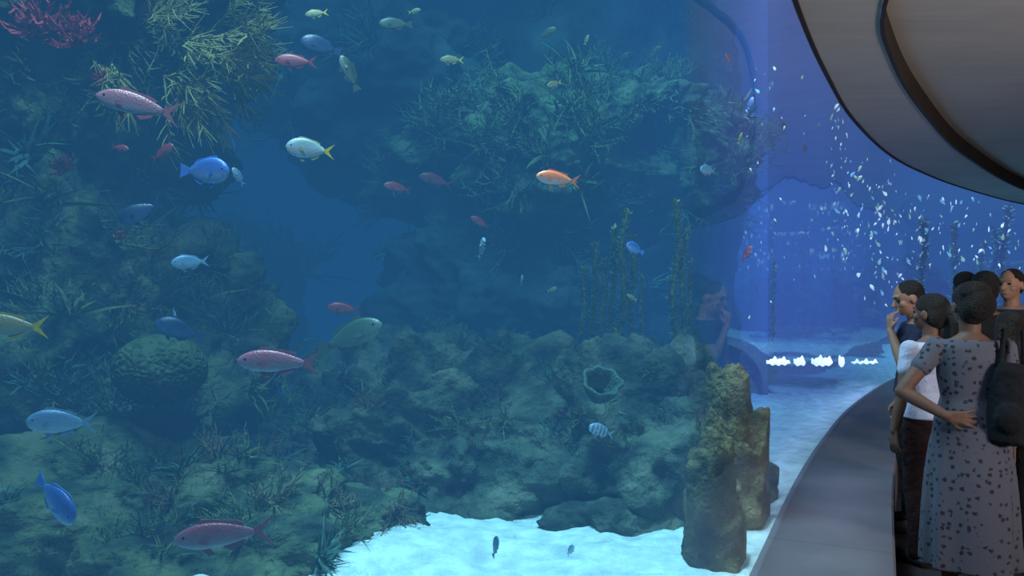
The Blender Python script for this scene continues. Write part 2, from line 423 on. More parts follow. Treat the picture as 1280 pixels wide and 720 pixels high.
def scatter(rk, n, kinds, smin=0.7, smax=1.3, seed=0, upw=0.5, zmin=0.3):
    q = random.Random(seed); mw = Matrix.Translation(rk.location); vv = rk.data.vertices; cnt = 0; tries = 0
    while cnt < n and tries < n*60:
        tries += 1
        v = vv[q.randrange(len(vv))]; p = mw @ v.co; nr = v.normal
        vd = (Vector((0, 0, CAMZ))-p).normalized()
        if nr.dot(vd) < 0.05 or p.z < zmin or p.x > xglass(p.y)-0.12-0.36*smax: continue
        nd = (nr+Vector((0, 0, upw))).normalized()
        me, nm, lb = BR[q.choice(kinds)]
        place(me, nm, lb, 'coral' if nm == 'branching_coral' else 'seaweed', p-nd*0.03, nd, q.uniform(smin, smax), nm+' on the reef', q)
        cnt += 1
scatter(rl, 84, [0,0,2,3,1], 0.6, 1.2, 1)
scatter(rm_, 42, [0,2,3,4], 0.8, 1.4, 2)
scatter(ru, 36, [0,0,2,3], 0.8, 1.4, 3, upw=0.0)
scatter(rb1, 56, [3,2,0,4], 0.35, 0.8, 4)
scatter(rb2, 84, [1,3,2,4,0], 0.25, 0.65, 5)
scatter(rr, 50, [2,3,1,0], 0.2, 0.42, 6)
scatter(rc, 84, [0,3,1,0], 0.9, 1.6, 7)
scatter(rp, 10, [2,3,0], 0.10, 0.17, 8)
scatter(rp2, 14, [2,3,0], 0.10, 0.2, 12)
scatter(rf2, 14, [1,4], 1.2, 2.2, 9)
scatter(rf3, 20, [1,0,4], 1.2, 2.0, 14, upw=0.0)
scatter(rc2, 14, [1,4], 0.8, 1.4, 15)
scatter(rc3, 14, [1,4], 1.0, 1.6, 10)
for (px, py, d, s, dx, dz) in [(225,50,5.2,1.1,1,-0.3),(262,70,5.1,1.2,1,-0.6),(245,100,5.2,1.0,0.6,-1),(290,60,5.3,0.9,1,0.1),(205,95,5.0,1.1,0.7,-0.7),(180,30,5.1,1.0,0.8,0.2),(275,30,5.4,0.9,1,0.4),(140,80,5.0,0.9,0.3,-0.8)]:
    place(FROND, 'frond_coral', 'golden-green feathery coral frond trailing off the overhang', 'coral', P(px,py,d), Vector((dx,-0.3,dz)).normalized(), s, 'feathery fronds under the overhang')
redm = branch_mesh(30, CM[4], n=26, size=0.26, th=0.016)
for (px, py, d, s) in [(95,58,4.9,0.8),(55,45,4.9,0.9),(80,215,5.2,0.45),(130,105,5.0,0.4),(95,395,5.0,0.35),(30,640,4.0,0.3),(150,300,5.2,0.3)]:
    place(redm, 'red_coral', 'bright red bushy soft coral on the reef rock', 'coral', P(px,py,d), Vector((0.2,-0.8,0.5)).normalized(), s)

# kelp strands
def kelp_mesh(seed, h, mat):
    q = random.Random(seed); vs = []; fs = []
    n = 16; pts = [Vector((0.018*math.sin(k*0.6+seed), 0.018*math.cos(k*0.5+seed), h*k/n)) for k in range(n+1)]
    tube_data(vs, fs, pts, [0.008]*(n+1), 5)
    for k in range(int(h*300)):
        t = q.random()*n; i = int(t); p = pts[i].lerp(pts[i+1], t-i)
        d = Vector((q.gauss(0, 1), q.gauss(0, 1), q.uniform(0.1, 1))).normalized(); l = q.uniform(0.05, 0.10)
        w = d.cross(Vector((0, 0, 1))).normalized()*0.02; b0 = len(vs)
        vs += [p, p+d*l*0.5+w, p+d*l, p+d*l*0.5-w]; fs.append((b0, b0+1, b0+2, b0+3))
    me = bpy.data.meshes.new('kelp'); me.from_pydata([tuple(v) for v in vs], [], fs); me.update(); me.materials.append(mat); return me
KM = noisy('kelp_green', [(0.22,0.24,0.07),(0.45,0.44,0.15)], 6, bump=0)
KS = [kelp_mesh(i, 1.25, KM) for i in range(3)]
for i, (px, pyb, d, s) in enumerate([(728,425,6.2,0.45),(741,425,6.2,0.6),(752,425,6.1,0.5),(764,428,6.2,0.7),(776,428,6.1,0.8),(788,425,6.2,0.65),(800,428,6.1,0.4),(842,430,6.0,0.85),(852,432,6.0,0.7),(861,430,6.1,0.5),(965,430,8.5,0.7),(1252,420,20,2.6),(1240,420,20.5,2.2),(1225,420,19.5,1.8),(1190,420,17.8,2.0),(1150,420,15.5,1.8)]):
    place(KS[i % 3], 'kelp', 'tall yellow-green kelp strand rising from the rocks', 'seaweed', P(px,pyb,d), Vector((0.03,0,1)).normalized(), s, 'kelp strands above the reef')

# brain coral and barrel sponge
bm = bmesh.new(); bmesh.ops.create_icosphere(bm, subdivisions=6, radius=1)
for v in bm.verts:
    d = v.co.normalized(); g = abs(noise.noise(d*7))
    v.co = Vector((d.x*0.26, d.y*0.24, d.z*0.2))*(1+0.07*min(g*4, 1)-0.03)
bc = obj_from_bm(bm, 'brain_coral', noisy('brain_coral_green', [(0.03,0.05,0.02),(0.075,0.11,0.04)], 12, bump=0.3)); bc.location = P(200,462,4.7)
tag(bc, 'round green brain coral bulging from the reef rock', 'coral')
def vase(name, prof, mat, c, seed, label, tilt=(0,0,0)):
    vs = []; fs = []; n = 28
    for i, (r, z) in enumerate(prof):
        for k in range(n):
            a = 2*math.pi*k/n; rr_ = r*(1+0.10*math.sin(7*a+seed)+0.1*noise.noise(Vector((math.cos(a)*2, math.sin(a)*2, z*9+seed))))
            vs.append(Vector((rr_*math.cos(a), rr_*math.sin(a), z)))
    for i in range(len(prof)-1):
        for k in range(n):
            fs.append((i*n+k, i*n+(k+1) % n, (i+1)*n+(k+1) % n, (i+1)*n+k))
    fs.append(tuple(range(n))[::-1])
    ob = obj_from_data(name, vs, fs, mat); ob.location = c; ob.rotation_euler = tilt
    tag(ob, label, 'sponge'); return ob
SM = noisy('teal_sponge', [(0.025,0.05,0.035),(0.055,0.10,0.065)], 10, bump=0.5)
pf = [(0.03,0),(0.07,0.06),(0.10,0.12),(0.115,0.16),(0.11,0.18),(0.095,0.17),(0.08,0.12),(0.04,0.06)]
vase('barrel_sponge', pf, SM, P(745,500,4.72), 1, 'dull green ring-shaped sponge open at the top', (0.7,0.2,0))

# ------------------------------------------------------------------ fish
def fishmat(name, back, side, belly, rough=0.35, stripes=None, tailc=None):
    m, nt, b, o = newmat(name)
    tc = nt.nodes.new('ShaderNodeTexCoord'); sp = nt.nodes.new('ShaderNodeSeparateXYZ'); nt.links.new(tc.outputs['Object'], sp.inputs[0])
    mr = nt.nodes.new('ShaderNodeMapRange'); mr.inputs['From Min'].default_value = -0.14; mr.inputs['From Max'].default_value = 0.16
    nt.links.new(sp.outputs['Z'], mr.inputs['Value'])
    r = nt.nodes.new('ShaderNodeValToRGB'); e = r.color_ramp.elements
    e[0].position = 0.15; e[0].color = (*belly, 1); e[1].position = 0.85; e[1].color = (*back, 1)
    x = e.new(0.5); x.color = (*side, 1)
    nt.links.new(mr.outputs[0], r.inputs['Fac']); out = r.outputs['Color']
    if stripes:
        w = nt.nodes.new('ShaderNodeTexWave'); w.inputs['Scale'].default_value = 2.2; w.inputs['Distortion'].default_value = 1.0
        nt.links.new(tc.outputs['Object'], w.inputs['Vector'])
        mx = nt.nodes.new('ShaderNodeMix'); mx.data_type = 'RGBA'; mx.inputs[7].default_value = (*stripes, 1)
        nt.links.new(w.outputs['Fac'], mx.inputs[0]); nt.links.new(out, mx.inputs[6]); out = mx.outputs[2]
    if tailc:
        lt = nt.nodes.new('ShaderNodeMapRange'); lt.inputs['From Min'].default_value = -0.22; lt.inputs['From Max'].default_value = -0.34
        nt.links.new(sp.outputs['X'], lt.inputs['Value'])
        mx = nt.nodes.new('ShaderNodeMix'); mx.data_type = 'RGBA'; mx.inputs[7].default_value = (*tailc, 1)
        nt.links.new(lt.outputs[0], mx.inputs[0]); nt.links.new(out, mx.inputs[6]); out = mx.outputs[2]
    nt.links.new(out, b.inputs['Base Color']); b.inputs['Roughness'].default_value = rough
    v = nt.nodes.new('ShaderNodeTexVoronoi'); v.inputs['Scale'].default_value = 45; nt.links.new(tc.outputs['Object'], v.inputs['Vector'])
    bp = nt.nodes.new('ShaderNodeBump'); bp.inputs['Strength'].default_value = 0.15; bp.inputs['Distance'].default_value = 0.01
    nt.links.new(v.outputs['Distance'], bp.inputs['Height']); nt.links.new(bp.outputs['Normal'], b.inputs['Normal'])
    return m
def flatmat(name, c, rough=0.45):
    return noisy(name, [tuple(a*0.8 for a in c), c], 14, rough=rough, bump=0)
eyem = flatmat('fish_eye', (0.01,0.01,0.012), 0.1)

def hprof(u, hr, kind):
    if kind == 'oval':
        b = math.sin(math.pi*min(1, u*1.0)**0.75)**0.75
        return hr*0.5*max(b, 0.0)*(1-0.05*u)+0.028*u+0.004
    b = math.sin(math.pi*u**0.72)**0.85 if 0 < u < 1 else 0
    return hr*0.5*b+0.026*u+0.004

def build_fish(hr, kind, bodym, finm, tail='fork', tailm=None, merged=False, tl=0.24):
    BL = 1-tl*0.85
    seg, nu = (8, 8) if merged else (20, 24)
    vs = []; fs = []
    for i in range(nu+1):
        u = i/nu; h = hprof(u, hr, kind); w = h*0.42*(1-0.35*u)+0.003
        x = 0.5-u*BL
        for k in range(seg):
            a = 2*math.pi*k/seg
            c, s = math.cos(a), math.sin(a)
            vs.append(Vector((x, w*c, h*s*(1.0 if s > 0 else 0.95)+0.01*math.sin(math.pi*u))))
    for i in range(nu):
        for k in range(seg):
            fs.append((i*seg+k, i*seg+(k+1) % seg, (i+1)*seg+(k+1) % seg, (i+1)*seg+k))
    fs.append(tuple(range(seg))[::-1]); fs.append(tuple(nu*seg+k for k in range(seg)))
    xr = 0.5-BL
    def fin(pts, th=0.004):
        n = len(pts); v = [Vector((p[0], th, p[1])) for p in pts]+[Vector((p[0], -th, p[1])) for p in pts]
        f = [tuple(range(n)), tuple(range(2*n-1, n-1, -1))]+[(i, (i+1) % n, (i+1) % n+n, i+n)[::-1] for i in range(n)]
        return v, f
    if tail == 'fork':
        tp = [(xr+0.04,0.022),(xr-0.05,0.07),(-0.46,0.145),(-0.5,0.17),(-0.43,0.08),(xr-0.075,0.0),(-0.43,-0.08),(-0.5,-0.16),(-0.46,-0.135),(xr-0.05,-0.065),(xr+0.04,-0.022)]
    else:
        tp = [(xr+0.04,0.022),(xr-0.06,0.075),(-0.48,0.12),(-0.47,0.05),(-0.465,0.0),(-0.47,-0.05),(-0.48,-0.12),(xr-0.06,-0.075),(xr+0.04,-0.022)]
    def top(u): return hprof(u, hr, kind)*0.92
    def bx(u): return 0.5-u*BL
    dp = [(bx(0.28), top(0.28)), (bx(0.34), top(0.34)+0.06), (bx(0.45), top(0.45)+0.055), (bx(0.6), top(0.6)+0.045), (bx(0.78), top(0.78)+0.06), (bx(0.88), top(0.88)+0.05), (bx(0.86), top(0.86))]
    dp += [(bx(u), top(u)-0.012) for u in (0.75, 0.6, 0.45, 0.35)]
    ap = [(bx(0.6), -top(0.6)), (bx(0.7), -top(0.7)-0.065), (bx(0.84), -top(0.84)-0.045), (bx(0.88), -top(0.88)), (bx(0.74), -top(0.74)+0.012)]
    vp = [(bx(0.34), -top(0.34)), (bx(0.42), -top(0.42)-0.07), (bx(0.5), -top(0.5)-0.06), (bx(0.44), -top(0.44)+0.01)]
    fins = [('tail_fin', fin(tp)), ('dorsal_fin', fin(dp)), ('anal_fin', fin(ap)), ('pelvic_fin', fin(vp))]
    if merged:
        for nm, (v, f) in fins[:2]:
            b0 = len(vs); vs += v; fs += [tuple(i+b0 for i in ff) for ff in f]
        me = bpy.data.meshes.new('small_fish'); me.from_pydata([tuple(v) for v in vs], [], fs); me.update(); me.materials.append(bodym)
        return me, []
    me = bpy.data.meshes.new('fish'); me.from_pydata([tuple(v) for v in vs], [], fs); me.update()
    for p in me.polygons: p.use_smooth = True
    me.materials.append(bodym)
    parts = []
    for nm, (v, f) in fins:
        m2 = bpy.data.meshes.new(nm); m2.from_pydata([tuple(x) for x in v], [], f); m2.update()
        m2.materials.append(tailm if (nm == 'tail_fin' and tailm) else finm); parts.append((nm, m2))
    w0 = hprof(0.32, hr, kind)*0.42*(1-0.1)
    for s in (1, -1):
        pts = [Vector((bx(0.3), s*w0*0.95, -0.02)), Vector((bx(0.4), s*(w0+0.03), 0.01)), Vector((bx(0.46), s*(w0+0.05), -0.02)), Vector((bx(0.42), s*(w0+0.035), -0.06)), Vector((bx(0.31), s*w0*0.95, -0.045))]
        m2 = bpy.data.meshes.new('pectoral_fin'); m2.from_pydata([tuple(x) for x in pts], [], [(0,1,2,3,4)]); m2.materials.append(finm); parts.append(('pectoral_fin', m2))
        bm = bmesh.new(); u = 0.13; we = hprof(u, hr, kind)*0.42
        bmesh.ops.create_uvsphere(bm, u_segments=10, v_segments=8, radius=0.017, matrix=Matrix.Translation((bx(u), s*we*0.93, hr*0.10)) @ Matrix.Diagonal((1, 0.5, 1, 1)))
        m2 = bpy.data.meshes.new('eye'); bm.to_mesh(m2); bm.free(); m2.materials.append(eyem); parts.append(('eye', m2))
    return me, parts

yel = flatmat('yellow_fin', (0.75,0.58,0.03))
SP = {
 'pink': (build_fish(0.25,'slim', fishmat('pink_fish',(0.36,0.08,0.12),(0.42,0.21,0.26),(0.45,0.38,0.46)), flatmat('pink_fin',(0.44,0.16,0.2))), 'slender pink-red fish with a forked tail swimming'),
 'orange': (build_fish(0.27,'slim', fishmat('orange_fish',(1.0,0.16,0.03),(1.0,0.32,0.12),(1.0,0.85,0.85)), flatmat('orange_fin',(1.0,0.3,0.12))), 'bright orange fish with a pale belly swimming'),
 'red': (build_fish(0.3,'slim', fishmat('red_fish',(0.3,0.03,0.04),(0.36,0.06,0.08),(0.38,0.16,0.2)), flatmat('red_fin',(0.3,0.04,0.05))), 'red fish swimming near the reef'),
 'blue': (build_fish(0.42,'oval', fishmat('blue_fish',(0.05,0.13,0.45),(0.10,0.24,0.65),(0.32,0.46,0.72)), flatmat('blue_fin',(0.12,0.28,0.85)), 'round'), 'oval blue surgeonfish swimming'),
 'pale': (build_fish(0.36,'oval', fishmat('pale_fish',(0.10,0.21,0.38),(0.22,0.38,0.54),(0.42,0.55,0.65)), flatmat('pale_fin',(0.22,0.38,0.6))), 'pale silvery-blue fish swimming'),
 'dark': (build_fish(0.4,'oval', fishmat('dark_fish',(0.015,0.04,0.10),(0.03,0.07,0.18),(0.07,0.14,0.26)), flatmat('dark_fin',(0.03,0.06,0.16)), 'round'), 'dark blue fish in the shade of the reef'),
 'yellowtail': (build_fish(0.40,'oval', fishmat('grey_fish',(0.22,0.28,0.28),(0.42,0.5,0.54),(0.65,0.7,0.72), tailc=(0.8,0.62,0.05)), flatmat('grey_fin',(0.5,0.5,0.2)), 'fork', yel), 'silver-grey fish with a bright yellow tail'),
 'gold': (build_fish(0.30,'slim', fishmat('gold_fish',(0.22,0.20,0.09),(0.34,0.31,0.16),(0.45,0.42,0.3)), flatmat('gold_fin',(0.5,0.4,0.07)), 'fork', yel), 'olive-gold fish with yellow fins'),
 'olive': (build_fish(0.30,'slim', fishmat('olive_fish',(0.05,0.08,0.05),(0.09,0.14,0.10),(0.2,0.25,0.2)), flatmat('olive_fin',(0.08,0.11,0.08)), 'round'), 'olive-grey grouper resting by the rocks'),
 'striped': (build_fish(0.38,'oval', fishmat('striped_fish',(0.2,0.32,0.4),(0.3,0.44,0.52),(0.4,0.52,0.6), stripes=(0.07,0.14,0.2)), flatmat('striped_fin',(0.25,0.36,0.42))), 'pale fish with dark vertical stripes'),
}
def orient(ob, loc, dx, tilt, yaw, size):
    f = Vector((dx*math.cos(math.radians(tilt))*math.cos(math.radians(yaw)), -math.sin(math.radians(yaw)), math.sin(math.radians(tilt)))).normalized()
    up = Vector((0, 0, 1)); y = up.cross(f)
    if y.length < 0.1: y = Vector((0, 1, 0))
    y.normalize(); z = f.cross(y)
    mt = Matrix((f, y, z)).transposed().to_4x4()
    ob.matrix_world = Matrix.Translation(loc) @ mt @ Matrix.Scale(size, 4)
def fish(px, py, d, lp, dx, tilt, yaw, sp):
    (me, parts), lb = SP[sp]
    ob = bpy.data.objects.new('fish', me); COL.objects.link(ob); tag(ob, lb, 'fish')
    for nm, pm in parts:
        c = bpy.data.objects.new(nm, pm); COL.objects.link(c); c.parent = ob
    orient(ob, P(px, py, d), dx, tilt, yaw, lp*0.95*d/F/max(0.4, math.cos(math.radians(yaw))))
FL = [
 (173,132,3.2,104,-1,12,12,'pink'),(255,214,3.4,76,1,-4,18,'blue'),(298,221,3.8,24,-1,60,30,'pale'),(388,187,3.6,58,-1,3,25,'yellowtail'),
 (698,224,3.4,60,-1,6,15,'orange'),(370,77,4.4,54,-1,0,10,'red'),(349,453,3.1,106,-1,3,10,'pink'),(281,669,2.6,124,-1,-3,12,'pink'),
 (69,624,2.8,84,1,-38,18,'blue'),(12,408,3.1,94,-1,2,10,'gold'),(77,528,3.1,78,-1,4,20,'pale'),(176,265,3.7,58,-1,-27,10,'dark'),
 (238,328,4.2,40,-1,-5,35,'pale'),(402,58,4.6,52,-1,12,20,'dark'),(437,92,4.6,50,-1,65,10,'olive'),(495,30,5.4,44,-1,-3,15,'olive'),
 (752,539,4.1,38,-1,20,20,'striped'),(602,311,4.4,28,1,70,35,'striped'),(885,213,4.5,26,-1,0,40,'pale'),(794,311,5.2,28,-1,20,30,'blue'),
 (203,191,4.5,40,1,25,20,'red'),(497,235,6.0,36,-1,10,20,'red'),(545,226,7.0,46,-1,15,10,'red'),(436,422,4.6,100,1,22,15,'olive'),
 (396,17,5.0,30,-1,-10,10,'gold'),(565,75,5.4,32,-1,0,5,'gold'),(693,105,5.6,22,-1,-20,20,'gold'),(683,42,5.6,26,1,20,30,'olive'),
 (925,173,5.0,14,1,75,30,'gold'),(938,129,5.2,16,1,70,20,'blue'),(911,74,5.2,16,-1,55,10,'red'),(619,684,3.6,32,1,78,25,'dark'),
 (225,413,4.4,60,-1,20,20,'dark'),(430,386,5.2,44,-1,5,10,'red'),(933,318,5.4,24,1,60,20,'red'),(518,14,5.6,18,1,10,10,'gold'),
 (690,362,6.0,14,1,20,10,'gold'),(652,350,5.6,14,1,80,20,'pale'),(713,688,3.6,18,1,60,30,'pale'),
 (600,278,6.2,28,-1,30,10,'red'),(150,185,4.6,26,1,-10,10,'red'),(733,50,5.8,14,1,70,10,'gold'),(790,372,5.6,16,-1,30,10,'gold'),
 (1006,185,7.4,14,1,80,10,'pink'),(963,108,6.2,14,1,70,10,'blue'),(978,155,6.8,16,1,-75,10,'dark'),(218,393,4.6,20,1,-70,20,'pale'),(820,62,6.2,16,1,30,10,'olive')]
for f in FL: fish(*f)

sm = [build_fish(0.4,'oval', noisy('glowing_small_fish_a', [(0.5,0.75,0.9),(0.9,0.97,1.0)], 3, rough=0.25, bump=0, emis=1.0), None, merged=True)[0],  # emission puts the silvery glint into the fish colour
      build_fish(0.4,'oval', noisy('glowing_small_fish_b', [(0.15,0.45,0.8),(0.3,0.65,0.95)], 3, rough=0.25, bump=0, emis=0.7), None, merged=True)[0],
      build_fish(0.4,'oval', noisy('glowing_small_fish_c', [(0.4,0.7,0.5),(0.6,0.8,0.6)], 3, rough=0.25, bump=0, emis=0.5), None, merged=True)[0]]
def glass_depth(px):
    k = (px-640)/F
    for i in range(24, len(G)-1):
        a, b_ = G[i], G[i+1]
        fa, fb = a.x-k*a.y, b_.x-k*b_.y
        if fa <= 0 <= fb or fb <= 0 <= fa:
            t = fa/(fa-fb) if fa != fb else 0
            return a.y+(b_.y-a.y)*t
    return 4
q = random.Random(5); cnt = 0
while cnt < 290:
    u = q.random()
    if u < 0.22: px = q.gauss(1052, 10); py = q.uniform(130, 330)
    elif u < 0.6: px = q.gauss(1100, 22); py = q.gauss(275, 55)
    elif u < 0.92: px = q.uniform(1130, 1278); py = q.uniform(245, 335)
    else: px = q.uniform(930, 1040); py = q.uniform(80, 400)
    gd = glass_depth(px); topy = 360-(ZT-1.6)*F/gd
    if py < topy+8 or px > 1300: continue
    d = gd+q.uniform(0.4, 1.2)
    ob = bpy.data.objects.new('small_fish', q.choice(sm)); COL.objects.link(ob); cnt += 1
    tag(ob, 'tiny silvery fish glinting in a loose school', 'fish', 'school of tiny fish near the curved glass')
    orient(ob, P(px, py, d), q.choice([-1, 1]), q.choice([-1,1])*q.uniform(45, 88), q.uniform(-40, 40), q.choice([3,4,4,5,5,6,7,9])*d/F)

# ------------------------------------------------------------------ white reflection in the glass, imitated by glowing wavy strips
lm = bpy.data.materials.new('white_glint'); lm.use_nodes = True
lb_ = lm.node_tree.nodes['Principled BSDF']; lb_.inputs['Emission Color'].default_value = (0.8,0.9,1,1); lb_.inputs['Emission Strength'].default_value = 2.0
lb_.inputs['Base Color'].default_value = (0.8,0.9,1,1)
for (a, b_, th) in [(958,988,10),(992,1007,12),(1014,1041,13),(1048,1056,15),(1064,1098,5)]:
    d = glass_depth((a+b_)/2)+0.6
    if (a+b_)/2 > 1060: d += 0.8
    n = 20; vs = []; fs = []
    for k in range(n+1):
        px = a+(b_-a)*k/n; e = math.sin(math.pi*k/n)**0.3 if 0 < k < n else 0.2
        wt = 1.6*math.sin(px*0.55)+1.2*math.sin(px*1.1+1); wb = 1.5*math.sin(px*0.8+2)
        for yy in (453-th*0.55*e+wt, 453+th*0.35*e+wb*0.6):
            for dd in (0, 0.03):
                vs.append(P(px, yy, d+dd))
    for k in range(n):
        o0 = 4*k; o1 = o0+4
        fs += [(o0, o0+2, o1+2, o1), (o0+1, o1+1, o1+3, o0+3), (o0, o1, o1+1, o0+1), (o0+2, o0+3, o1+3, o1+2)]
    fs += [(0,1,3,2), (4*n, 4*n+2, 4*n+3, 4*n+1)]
    ob = obj_from_data('glint_strip', vs, fs, lm); tag(ob, 'short wavy glowing strip imitating a white reflection in the glass', 'light', 'imitated white reflection strips')

# ------------------------------------------------------------------ people
def ring_loft(bm, rings, n=24, fold=0.0, folds=9):
    prev = None
    for (z, rx, ry, yo) in rings[:]:
        cur = []
        for k in range(n):
            a = 2*math.pi*k/n
            ff = 1+(fold*math.sin(folds*a+3*math.sin(2*a))*max(0, (0.95-z)) if fold else 0)
            cur.append(bm.verts.new((rx*math.cos(a)*ff, yo+ry*math.sin(a)*ff, z)))
        if prev:
            for k in range(n): bm.faces.new((prev[k], prev[(k+1) % n], cur[(k+1) % n], cur[k]))
        else: bm.faces.new(cur[::-1])
        prev = cur
    bm.faces.new(prev)
def ball(bm, c, r):
    if not hasattr(r, '__len__'): r = (r, r, r)
    bmesh.ops.create_uvsphere(bm, u_segments=16, v_segments=12, radius=1, matrix=Matrix.Translation(c) @ Matrix.Diagonal((*r, 1)))
def limb(bm, pts, rads, seg=14):
    for i in range(len(pts)-1):
        a, b_ = Vector(pts[i]), Vector(pts[i+1]); d = b_-a
        if d.length < 1e-5: continue
        mt = Matrix.Translation((a+b_)/2) @ Vector((0, 0, 1)).rotation_difference(d).to_matrix().to_4x4()
        bmesh.ops.create_cone(bm, cap_ends=True, segments=seg, radius1=rads[i], radius2=rads[i+1], depth=d.length, matrix=mt)
    for p, r in zip(pts, rads):
        bmesh.ops.create_uvsphere(bm, u_segments=seg, v_segments=8, radius=r, matrix=Matrix.Translation(p))
def remeshed(bm, name, mat, voxel, smooth=3):
    bmesh.ops.recalc_face_normals(bm, faces=bm.faces)
    ob = obj_from_bm(bm, name, mat)
    md = ob.modifiers.new('r', 'REMESH'); md.mode = 'VOXEL'; md.voxel_size = voxel; md.use_smooth_shade = True
    if smooth:
        ms = ob.modifiers.new('s', 'SMOOTH'); ms.iterations = smooth; ms.factor = 0.5
    dg = bpy.context.evaluated_depsgraph_get(); me = bpy.data.meshes.new_from_object(ob.evaluated_get(dg))
    ob.modifiers.clear(); old = ob.data; ob.data = me; bpy.data.meshes.remove(old)
    if not me.materials: me.materials.append(mat)
    for p in me.polygons: p.use_smooth = True
    return ob
def hand(bm, wrist, d, n, sgn, curl=0.5):
    d = d.normalized(); n = (n-d*n.dot(d)).normalized(); s = d.cross(n)*sgn
    for t in (-0.026, -0.009, 0.009, 0.026):
        limb(bm, [wrist+s*t*0.5, wrist+d*0.085+s*t], [0.014, 0.012], 8)
    for t, l in ((-0.033, 0.060), (-0.011, 0.072), (0.011, 0.078), (0.033, 0.070)):
        b0 = wrist+d*0.085+s*t*0.9; sp_ = s*t*0.25
        p1 = b0+(d*math.cos(curl*0.4)+n*math.sin(curl*0.4))*l*0.45+sp_
        p2 = p1+(d*math.cos(curl)+n*math.sin(curl))*l*0.3+sp_*0.5
        p3 = p2+(d*math.cos(curl*1.6)+n*math.sin(curl*1.6))*l*0.25
        limb(bm, [b0, p1, p2, p3], [0.0095, 0.0085, 0.008, 0.007], 8)
    t0 = wrist+d*0.025+s*0.022
    limb(bm, [t0, t0+d*0.03+s*0.03+n*0.012, t0+d*0.06+s*0.038+n*0.022], [0.014, 0.011, 0.008], 8)

skinm = [noisy('skin_a', [(0.20,0.11,0.08),(0.25,0.145,0.105)], 8, rough=0.6, bump=0.05), noisy('skin_b', [(0.10,0.052,0.038),(0.14,0.076,0.057)], 8, rough=0.6, bump=0.05)]
hairm = noisy('dark_hair', [(0.004,0.0035,0.0035),(0.012,0.009,0.009)], 60, rough=0.6, bump=0.6, bscale=120)
shoem = noisy('dark_shoe', [(0.02,0.02,0.02),(0.04,0.04,0.04)], 9)
def cloth(name, c): return noisy(name, [tuple(a*0.82 for a in c), c], 7, rough=0.9, bump=0.5, bscale=12, spec=0.15)

